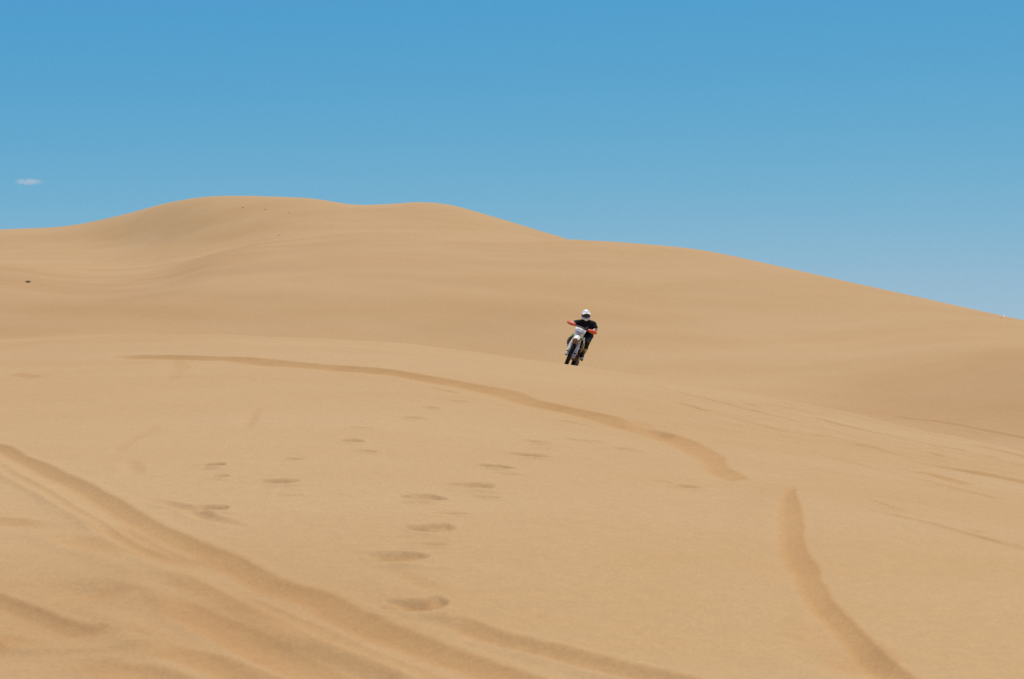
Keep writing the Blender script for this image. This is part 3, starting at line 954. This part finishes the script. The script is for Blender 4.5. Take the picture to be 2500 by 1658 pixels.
m = MB()
rings = []
for (y, z, w, h) in ((-.32, .90, .09, .05), (-.22, .93, .115, .085), (-.08, .94, .125, .08), (.05, .93, .11, .055), (.12, .915, .09, .03)):
    rings.append([Vector((w * math.cos(a), y, z + h * math.sin(a))) for a in [2 * math.pi * k / 18 for k in range(18)]])
m.loft(rings)
m.build("fuel_tank", M_black, bike)
m = MB(); rings = []
for (y, z, w, h) in ((-.10, .995, .06, .02), (.02, .975, .075, .04), (.20, .945, .095, .05), (.42, .955, .105, .05), (.62, .985, .085, .035), (.70, 1.0, .05, .02)):
    rings.append([Vector((w * math.copysign(abs(math.cos(a)) ** .7, math.cos(a)), y, z + h * math.copysign(abs(math.sin(a)) ** .8, math.sin(a)))) for a in [2 * math.pi * k / 18 for k in range(18)]])
m.loft(rings)
m.build("seat", M_black, bike)
m = MB(); grid = []
for i in range(9):
    u = i / 8; y = .52 + .62 * u; w = .085 - .02 * u
    grid.append([Vector((w * c, y, .925 + .06 * u - .10 * u * u * u + .0 - .05 * abs(c) ** 2.5)) for c in (-1, -.7, -.35, 0, .35, .7, 1)])
m.sheet(grid, .005)
m.build("rear_fender", M_white, bike)
for s in (-1, 1):
    m = MB()
    m.sheet([[Vector((s * (.10 + .03 * math.sin(math.pi * q)), .06 + .50 * p + .03 * q, .90 + .02 * p - .20 * q * (1 - .35 * p))) for q in (0, .33, .66, 1)] for p in (0, .25, .5, .75, 1)], .006)
    m.build("side_panel", M_white, bike)
# frame, engine, exhaust, swingarm
m = MB()
m.tube([(0, -.37, .98), (0, -.30, .78), (0, -.27, .58)], [.026, .022, .020], 10)
for s in (-1, 1):
    m.tube([(0, -.27, .58), (s * .08, -.22, .40), (s * .09, -.05, .32), (s * .10, .18, .34), (s * .11, .24, .50), (s * .09, .16, .82)], .015, 8)
    m.tube([(0, -.34, .96), (s * .09, -.08, .86), (s * .10, .16, .82), (s * .06, .68, .90)], .014, 8)
m.build("frame", M_dark_metal, bike)
m = MB()
m.box((0, -.02, .46), (.22, .34, .20)); m.box((0, -.13, .64), (.15, .17, .22), Matrix.Rotation(R(12), 3, 'X'))
m.tube([(-.15, .0, .45), (.15, .0, .45)], .085, 18); m.tube([(-.13, .13, .47), (.13, .13, .47)], .06, 16)
for i in range(5):
    m.box((0, -.13, .58 + .03 * i), (.18, .20, .008), Matrix.Rotation(R(12), 3, 'X'))
m.build("engine", M_dark_metal, bike, bevel=.012)
m = MB()
m.tube([(.03, -.20, .66), (.05, -.31, .62), (.075, -.33, .52), (.11, -.22, .44), (-.0, -.20, .41), (-.12, -.05, .50), (-.13, .15, .68), (-.12, .30, .78)], [.022, .024, .026, .026, .024, .022, .022, .022], 12)
e = m.build("exhaust_pipe", M_bronze, bike)
m = MB(); m.tube([(-.12, .28, .77), (-.125, .34, .80), (-.13, .74, .90), (-.13, .80, .915)], [.025, .055, .055, .03], 16)
m.build("silencer", M_metal, e)
m = MB(); m.sheet([[Vector((x * (1 - .2 * (p == 0)), -.27 + .33 * p, .40 - .13 * min(1, p * 2.2) + .05 * abs(x / .12) ** 2)) for x in (-.13, -.08, 0, .08, .13)] for p in (0, .25, .5, 1)], .006)
m.build("skid_plate", M_bronze, bike)
m = MB()
for s in (-1, 1):
    m.tube([(s * .10, .20, .42), (s * .105, .50, .385), (s * .095, .76, .335)], [.034, .030, .022], 10, flat=.6)
m.box((0, .30, .41), (.2, .06, .06))
m.build("swingarm", M_metal, bike)
m = MB()
for a0 in range(36):
    a = 2 * math.pi * a0 / 36
m.lathe_x([(.066, .105), (.072, .105), (.072, .07), (.066, .07)], (0, .74, .335), 36)
m.tube([(.07, .14, .50), (.07, .74, .44)], .009, 6); m.tube([(.07, .14, .40), (.07, .74, .23)], .009, 6)
m.build("chain", M_dark_metal, bike)
for s in (-1, 1):
    m = MB(); m.box((s * .20, .13, .375), (.11, .05, .018)); m.tube([(s * .11, .15, .38), (s * .17, .13, .375)], .013, 8)
    m.build("footpeg", M_metal, bike, bevel=.004)
m = MB()
m.tube([(-.20, BARY + .0, BARZ + .05), (-.12, -.46, BARZ + .05), (-.02, -.54, BARZ + .055), (.08, -.57, BARZ + .03), (.13, -.565, BARZ - .04), (.12, -.50, BARZ - .14)], .006, 8)
m.tube([(.22, BARY, BARZ + .06), (.14, -.47, BARZ + .06), (.03, -.545, BARZ + .050), (-.07, -.55, BARZ + .02), (-.11, -.52, BARZ - .07)], .005, 8)
steer(m.build("cable", M_cable, bike))
m = MB(); x = .108
m.tube([fork_point(.10, .075, -.02), fork_point(.30, .09, -.045), fork_point(.62, .09, -.06), fork_point(.85, .06, -.02)], .005, 6)
steer(m.build("brake_hose", M_black, bike))
m = MB(); m.box(fork_point(.12, .085, -.05), (.045, .06, .10), Matrix.Rotation(-R(26), 3, 'X'))
steer(m.build("brake_caliper", M_dark_metal, bike, bevel=.008))

# ------------------------------------------------------------------ rider
M_skin = mat("skin", (0.58, 0.38, 0.28), 0.55, vary=0.06)
M_shirt = mat("black_cotton", (0.014, 0.013, 0.014), 0.85, vary=0.2, bump=.3, bscale=60)
M_trousers = mat("black_trousers", (0.015, 0.013, 0.012), 0.8, vary=0.25, bump=.3, bscale=50, dust=.05)
M_knee = mat("knee_pad_black", (0.035, 0.036, 0.045), 0.3, vary=0.1)
M_boot = mat("boot_black", (0.022, 0.020, 0.020), 0.5, vary=0.2, dust=.15)
M_boot_tan = mat("boot_tan", (0.42, 0.32, 0.16), 0.6, vary=0.12, dust=.25)
M_boot_brown = mat("boot_brown", (0.16, 0.08, 0.035), 0.6, vary=0.12)
M_sole = mat("boot_sole", (0.20, 0.16, 0.06), 0.7, vary=0.15)
M_helmet = mat("helmet_white", (0.88, 0.84, 0.71), 0.28, vary=0.02, dust=.06)
M_chin = mat("helmet_chin_white", (0.86, 0.78, 0.66), 0.4, vary=0.03, dust=.08)
M_gframe = mat("goggle_frame", (0.10, 0.065, 0.045), 0.5, vary=0.2)
M_glens = mat("goggle_lens", (0.02, 0.008, 0.010), 0.10, vary=0.2)
M_print = mat("shirt_print", (0.42, 0.38, 0.38), 0.8)

def bw(p):                                   # bike frame -> rider frame (same origin, world axes)
    return B.to_3x3() @ Vector(p) + ORG - PO
def bs(p):                                   # a point that turns with the handlebar
    return bw(STEERM @ Vector(p))
PO = Vector(((1394 - 1250) / FPX * MY, MY, EYE + (HORIZON - 898) / FPX * MY))
V = Vector
hipL, hipR = V((.385, .28, .90)), V((.52, .26, .90))      # image left / image right
pel = V((.462, .29, .93)); waist = V((.455, .25, 1.05)); chest = V((.430, .12, 1.20)); neckb = V((.414, .05, 1.315))
head = V((.418, -.01, 1.475))
shL, shR = V((.225, .10, 1.268)), V((.635, .06, 1.225))
gripL, gripR = bs(bar_pt(-.84)), bs(bar_pt(.84))
elL = V((.075, -.01, 1.245)); elR = V((.690, -.02, 1.06))
barL = (bs(bar_pt(-.95)) - bs(bar_pt(-.7))).normalized(); barR = (bs(bar_pt(.95)) - bs(bar_pt(.7))).normalized()
wrL = gripL + V((.03, .085, .03)); wrR = gripR + V((.0, .085, .045))
knL = bw((-.19, -.13, .80)); knR = V((.470, -.14, .765))
pegL = bw((-.135, .13, .385)); pegR = bw((.20, .13, .385))
anL = pegL + V((.0, .06, .10)); anR = pegR + V((.040, .05, .115))
toeL = pegL + V((.0, -.11, .015)); toeR = pegR + V((.025, -.12, .0))

m = MB()
m.capsule(pel - V((.06, 0, 0)), pel + V((.06, 0, 0)), .115, .115)
m.capsule(pel, waist, .125, .120); m.capsule(waist, chest, .120, .135); m.capsule(chest - V((.065, -.01, 0)), chest + V((.065, .01, 0)), .108, .108)
m.capsule(chest, neckb, .11, .07); m.capsule(neckb, head - V((0, -.01, .05)), .058, .055)
m.ellipsoid(head, (.078, .098, .115)); m.ellipsoid(head + V((0, -.05, -.06)), (.055, .055, .055))
m.ellipsoid(head + V((0, -.10, -.015)), (.014, .02, .028))                      # nose
for s in (-1, 1):
    m.ellipsoid(head + V((s * .08, .01, -.01)), (.012, .02, .032))              # ears
    m.ellipsoid(head + V((s * .032, -.088, .012)), (.014, .010, .010))          # eyes
m.ellipsoid(head + V((0, -.092, -.062)), (.026, .012, .010))                    # mouth
for (sh, el, wr) in ((shL, elL, wrL), (shR, elR, wrR)):
    m.capsule(neckb.lerp(sh, .5), sh, .07, .068); m.capsule(sh, sh.lerp(el, .5), .066, .058); m.capsule(sh.lerp(el, .5), el, .056, .047)
    m.capsule(el, el.lerp(wr, .35), .048, .050); m.capsule(el.lerp(wr, .35), wr, .050, .032)
for (hp, kn, an, to) in ((hipL, knL, anL, toeL), (hipR, knR, anR, toeR)):
    m.capsule(hp, hp.lerp(kn, .5), .098, .084); m.capsule(hp.lerp(kn, .5), kn, .084, .062)
    m.capsule(kn, kn.lerp(an, .35), .060, .062); m.capsule(kn.lerp(an, .35), an, .060, .040)
    m.capsule(an - V((0, 0, .04)), to, .042, .030)
# hands closed round the grips: palm, four curled fingers of unequal length, thumb underneath
for (g, ax, wr) in ((gripL, barL, wrL), (gripR, barR, wrR)):
    up = (V((0, 0, 1)) - ax * ax.z).normalized(); fw = ax.cross(up)
    if fw.y > 0: fw = -fw
    back = g - fw * .034 + up * .022
    m.capsule(wr, back, .030, .030)
    m.capsule(back - ax * .030, back + ax * .030, .024, .022)
    for k, ln in enumerate((.92, 1.0, .95, .78)):
        o = g + ax * (-.033 + .0225 * k)
        pts = [o - fw * .030 + up * .030]
        for a in (70, 30, -15, -60, -100):
            if a < -60 and ln < .9: break
            rr = .029
            pts.append(o + fw * rr * math.cos(R(a)) + up * rr * math.sin(R(a)))
        for i in range(len(pts) - 1):
            m.capsule(pts[i], pts[i+1], .0105 - .0007 * i, .0102 - .0007 * i, 8, 3)
    o = g - ax * .044
    pts = [back - ax * .03, o - fw * .026 - up * .018, o + fw * .004 - up * .032, o + fw * .026 - up * .022 + ax * .012]
    for i in range(3):
        m.capsule(pts[i], pts[i+1], .014 - .0015 * i, .0125 - .0015 * i, 8, 3)
rider = m.build("person", M_skin, None, remesh=.005, relax=2)
rider.location = PO
tag(rider, "person in white helmet, black t-shirt and black trousers riding the motorcycle", "person")

# t-shirt
m = MB()
m.capsule(pel + V((-.055, .0, -.02)), pel + V((.055, 0, -.02)), .138, .138)
m.capsule(pel, waist, .150, .146); m.capsule(waist - V((.03, 0, 0)), chest - V((.03, 0, 0)), .140, .148); m.capsule(waist + V((.03, 0, 0)), chest + V((.03, 0, 0)), .140, .148)
m.capsule(chest - V((.085, -.01, -.01)), chest + V((.085, -.01, .0)), .135, .135)
m.capsule(chest.lerp(neckb, .4), neckb - V((0, 0, .02)), .12, .083)
for (sh, el) in ((shL, elL), (shR, elR)):
    m.capsule(neckb.lerp(sh, .3) - V((0, 0, .02)), sh, .088, .086)
    d = (el - sh).normalized()
    e1 = sh + d * .125
    m.tube([sh, sh + d * .07, e1, e1 + d * .03], [.086, .084, .083, .080], 16)
shirt = m.build("t_shirt", M_shirt, rider, remesh=.008, relax=3, wrinkle=(.007, 13))
# small pale print on the chest, a few worn strokes over a wing-like shape
m = MB()
cx, cz = .458, 1.130
dg = bpy.context.evaluated_depsgraph_get()
def on_shirt(x, z, off=.004):
    ok, loc, nrm, _ = shirt.ray_cast(V((x, -1.0, z)), V((0, 1, 0)))
    return (loc + nrm * off) if ok else V((x, -.1, z))
bpy.context.view_layer.update()
strokes = [((-.020, .020), (-.004, .017)), ((-.017, .011), (-.007, .005)), ((.004, .019), (.019, .013)), ((.006, .008), (.021, .005)),
           ((-.044, -.016), (-.008, -.004)), ((-.002, -.007), (.028, -.004)), ((.026, -.006), (.046, -.018))]
for a, b_ in strokes:
    m.tube([on_shirt(cx + a[0] + (b_[0] - a[0]) * q, cz + a[1] + (b_[1] - a[1]) * q - .36 * (a[0] + (b_[0] - a[0]) * q)) for q in (0, .33, .66, 1)], .0045, 6)
m.build("chest_print", M_print, shirt)

# trousers with knee pads
m = MB()
m.capsule(pel + V((-.06, .02, -.04)), pel + V((.06, .02, -.04)), .125, .125)
for (hp, kn, an) in ((hipL, knL, anL), (hipR, knR, anR)):
    m.capsule(hp, hp.lerp(kn, .5), .115, .102); m.capsule(hp.lerp(kn, .5), kn, .102, .084)
    m.capsule(kn, kn.lerp(an, .38), .084, .078); m.tube([kn.lerp(an, .3), kn.lerp(an, .55)], [.078, .074], 16)
tr = m.build("trousers", M_trousers, rider, remesh=.008, relax=3, wrinkle=(.006, 15))
for kn in (knL, knR):
    m = MB(); m.ellipsoid(kn + V((0, -.060, .008)), (.056, .036, .074))
    m.ellipsoid(kn + V((0, -.062, .055)), (.040, .032, .022))
    m.build("knee_pad", M_knee, tr, remesh=.006, relax=2)
# tall boots
for (kn, an, to, s) in ((knL, anL, toeL, -1), (knR, anR, toeR, 1)):
    top = kn.lerp(an, .45)
    m = MB()
    m.tube([top, kn.lerp(an, .6), kn.lerp(an, .8), an, an - V((0, -.005, .05))], [.082, .080, .070, .060, .062], 18)
    m.capsule(an - V((0, -.03, .055)), an - V((0, .05, .055)), .056, .050); m.capsule(an - V((0, .0, .06)), to + V((0, .0, .015)), .052, .040)
    bt = m.build("boot", M_boot, rider, remesh=.006, relax=2)
    d = (an - kn).normalized()
    m = MB(); fwd = V((0, -1, 0)); fwd = (fwd - d * d.dot(fwd)).normalized(); side = d.cross(fwd)
    grid = [[top + d * (.005 + .155 * i / 4) + (fwd * math.cos(R(a)) + side * math.sin(R(a))) * (.091 - .004 * i) for a in range(-75, 76, 15)] for i in range(5)]
    m.sheet(grid, .008)
    m.build("shin_plate", M_boot_tan, bt)
    m = MB(); c = top + d * .085 + fwd * .092
    m.ellipsoid(c, (.032, .010, .034))
    m.build("shin_badge", M_boot_brown, bt)
    m = MB(); m.tube([top + d * .0, top + d * .022], .088, 18)
    m.build("boot_cuff", M_sole, bt)
    for q in (.72, .86):
        p = kn.lerp(an, q)
        m = MB(); rr = .083 if q < .8 else .072
        m.sheet([[p + d * (.016 * (i - .5)) + (fwd * math.cos(R(a)) + side * math.sin(R(a))) * rr for a in range(-60, 91, 15)] for i in range(2)], .006)
        m.build("boot_strap", M_dark_metal, bt)
    m = MB(); m.ellipsoid(to + V((0, .004, .024)), (.047, .056, .030))
    m.build("toe_cap", M_chin, bt)
    m = MB(); m.capsule(an - V((0, -.03, .105)), to + V((0, -.01, -.018)), .040, .040)
    m.build("sole", M_sole, bt, remesh=.006, relax=1)

# helmet
HM = Matrix.Translation(head) @ Matrix.Rotation(R(9), 4, 'X') @ Matrix.Rotation(R(3), 4, 'Z') @ Matrix.Rotation(R(2), 4, 'Y')
H3 = HM.to_3x3()
m = MB()
m.ellipsoid(HM @ V((0, .015, .025)), (.124, .148, .136), H3, 28, 18)
m.ellipsoid(HM @ V((0, .035, -.045)), (.115, .120, .085), H3, 24, 14)
hel = m.build("helmet", M_helmet, rider, remesh=.006, relax=2)
m = MB()
arc = [HM @ V(p) for p in ((-.112, .02, -.035), (-.100, -.06, -.058), (-.060, -.125, -.080), (-.022, -.168, -.094), (0, -.180, -.100), (.022, -.168, -.094), (.060, -.125, -.080), (.100, -.06, -.058), (.112, .02, -.035))]
m.tube(arc, [.030, .032, .035, .038, .040, .038, .035, .032, .030], 14)
m.build("chin_bar", M_chin, hel, remesh=.006, relax=1)
def gog(a, z, rad): return HM @ V((rad * math.sin(R(a)), .012 - rad * 1.10 * math.cos(R(a)), z))
m = MB()
m.sheet([[gog(a, .062 - .125 * q - (.0 if abs(a) > 20 else .012 * q), .127 - .010 * abs(q - .45)) for a in range(-68, 69, 8)] for q in (0, .15, .35, .55, .75, .9, 1)], .018)
gf = m.build("goggles", M_gframe, hel)
m = MB()
m.sheet([[gog(a, .036 - .078 * q, .1400 - .008 * abs(q - .45)) for a in range(-54, 55, 9)] for q in (0, .2, .4, .6, .8, 1)], .006)
m.build("goggle_lens", M_glens, gf)
m = MB()
m.sheet([[HM @ V((.124 * c * (1 - .14 * p), -.085 - .125 * p + .045 * c * c, .108 - .030 * p - .045 * c * c)) for c in (-1, -.75, -.5, -.25, 0, .25, .5, .75, 1)] for p in (0, .25, .5, .75, 1)], .006)
m.build("peak", M_helmet, hel)
m = MB(); m.sheet([[HM @ V((.030 * c, -.13 - .03 * p, .104 - .007 * p)) for c in (-1, 0, 1)] for p in (0, 1)], .004)
m.build("vent", M_gframe, hel)

# ------------------------------------------------------------------ shrubs, stones, cloud
M_leaf = mat("dry_leaves", (0.22, 0.16, 0.07), 0.7, vary=0.35, vscale=25)
M_stem = mat("dry_twigs", (0.18, 0.12, 0.06), 0.8, vary=0.2)
def shrub(px, py, width, height, n, label, seed, lean=0.0):
    rnd = random.Random(seed)
    g = px_to_ground(px, py); width *= g[1] / FPX; height *= g[1] / FPX
    m = MB(); m.cur = 1
    tips = []
    for i in range(max(5, n // 14)):
        a = rnd.uniform(0, 2 * math.pi); q = rnd.uniform(.35, 1)
        tip = V((math.cos(a) * width * .5 * q + lean * width, math.sin(a) * width * .4 * q, height * rnd.uniform(.45, 1) * (1.1 - .5 * q)))
        mid = tip * .5 + V((0, 0, height * .12))
        m.tube([(0, 0, -.03), mid, tip], [.012 * width / .3, .008 * width / .3, .003], 5)
        tips.append((mid, tip))
    m.cur = 0
    for i in range(n):
        a_, b_ = rnd.choice(tips)
        c = a_.lerp(b_, rnd.uniform(.15, 1.1)) + V((rnd.gauss(0, .08), rnd.gauss(0, .07), rnd.gauss(0, .06))) * width
        c.z = max(.01, c.z)
        d = V((rnd.gauss(0, 1), rnd.gauss(0, 1), rnd.gauss(.4, .8))).normalized(); e = d.orthogonal().normalized()
        l = width * rnd.uniform(.07, .15); w = l * .28
        m.add([c - d * l * .5, c + e * w, c + d * l * .5, c - e * w], [[0, 1, 2, 3]])
    o = m.build("desert_shrub", [M_leaf, M_stem], None, smooth=False)
    o.location = (g[0], g[1], gz(*g))
    tag(o, label, "shrub", "dry shrubs scattered on the far dune")
    return o
shrub(67.5, 690.5, 15, 6, 200, "widest dark shrub, alone on the far slope near the left edge", 1)
shrub(592, 508.5, 5.5, 3.6, 90, "tiny shrub nearest the top of the highest dune, leftmost of three in a row", 2)
shrub(647, 512, 6, 3, 90, "tiny shrub in the middle of the row of three below the summit", 3)
shrub(705.5, 521, 4.2, 3.5, 90, "tiny dark shrub at the right end of the row of three below the summit", 4)
shrub(683, 575.5, 4, 3.8, 90, "darker right-hand shrub of the close pair low on the far dune", 5)
shrub(678, 576, 4.2, 2, 50, "fainter left-hand shrub of the close pair low on the far dune", 6)

def stone(px, py, w, d, h, m_, label, seed, up=0.0):
    g = px_to_ground(px, py); q = g[1] / FPX; w *= q; d *= q; h *= q
    k = MB(); rnd = random.Random(seed)
    off = V((rnd.random() * 9, rnd.random() * 9, rnd.random() * 9))
    k.ellipsoid((0, 0, h * .45), (w * .5, d * .5, h * .55), None, 16, 10, lambda v: V((v.x, v.y + 1.1 * v.z, v.z)) * (1 + .25 * mnoise.noise(v / w * 2.2 + off)))
    o = k.build("stone", m_, None)
    o.location = (g[0], g[1], gz(*g) + up)
    tag(o, label, "stone", "pale stones on the right ridge")
M_chalk = mat("white_stone", (0.80, 0.78, 0.70), 0.8, vary=0.05)
M_pale = mat("tan_stone", (0.62, 0.45, 0.28), 0.85, vary=0.08)
stone(2451.5, 774.5, 3.4, 3.0, 4.4, M_chalk, "small bright white stone on the ridge line at the right edge", 3)
stone(2443, 776, 5, 4, 3.4, M_pale, "low tan stone just left of the white stone on the right ridge", 5)

def cloud():
    D = 2600.0; k = D / FPX
    c = V(((70 - 1250) * k, D, EYE + (HORIZON - 444) * k))
    m = MB(); rnd = random.Random(4)
    for i in range(9):
        t = -1 + 2 * i / 8
        m.ellipsoid((t * 24, rnd.uniform(-2, 2), -t * 1.6 + rnd.gauss(0, .4)), (9.5, 10, 8.0 - 3.0 * t * t), None, 16, 10)
    o = m.build("cloud", None, None, remesh=.9, relax=4)
    cm = bpy.data.materials.new("cloud_vapour"); cm.use_nodes = True
    nt = cm.node_tree
    nt.nodes.remove(nt.nodes["Principled BSDF"])
    pv = nt.nodes.new("ShaderNodeVolumePrincipled")
    pv.inputs['Color'].default_value = (0.95, 0.95, 0.95, 1)
    pv.inputs['Anisotropy'].default_value = 0.0
    tc = nt.nodes.new("ShaderNodeTexCoord"); nz = nt.nodes.new("ShaderNodeTexNoise")
    nz.inputs['Scale'].default_value = .16; nz.inputs['Detail'].default_value = 4
    nt.links.new(tc.outputs['Object'], nz.inputs['Vector'])
    mr = nt.nodes.new("ShaderNodeMapRange")
    mr.inputs['From Min'].default_value = .28; mr.inputs['From Max'].default_value = .62
    mr.inputs['To Max'].default_value = CLOUD
    nt.links.new(nz.outputs['Fac'], mr.inputs['Value'])
    mp = nt.nodes.new("ShaderNodeMapping"); mp.inputs['Scale'].default_value = (1 / 33, 1 / 9.5, 1 / 8.0); mp.inputs['Rotation'].default_value = (0, R(-3.5), 0)
    nt.links.new(tc.outputs['Object'], mp.inputs['Vector'])
    ln = nt.nodes.new("ShaderNodeVectorMath"); ln.operation = 'LENGTH'
    nt.links.new(mp.outputs['Vector'], ln.inputs[0])
    fo = nt.nodes.new("ShaderNodeMapRange"); fo.interpolation_type = 'SMOOTHSTEP'
    fo.inputs['From Min'].default_value = 0.25; fo.inputs['From Max'].default_value = 1.0
    fo.inputs['To Min'].default_value = 1.0; fo.inputs['To Max'].default_value = 0.0
    nt.links.new(ln.outputs['Value'], fo.inputs['Value'])
    dn = nt.nodes.new("ShaderNodeMath"); dn.operation = 'MULTIPLY'
    nt.links.new(mr.outputs['Result'], dn.inputs[0]); nt.links.new(fo.outputs['Result'], dn.inputs[1])
    nt.links.new(dn.outputs[0], pv.inputs['Density'])
    nt.links.new(pv.outputs[0], nt.nodes["Material Output"].inputs['Volume'])
    o.data.materials.clear(); o.data.materials.append(cm)
    o.location = c
    tag(o, "small faint wisp of white cloud above the left skyline", "cloud")
CLOUD = 0.065
cloud()
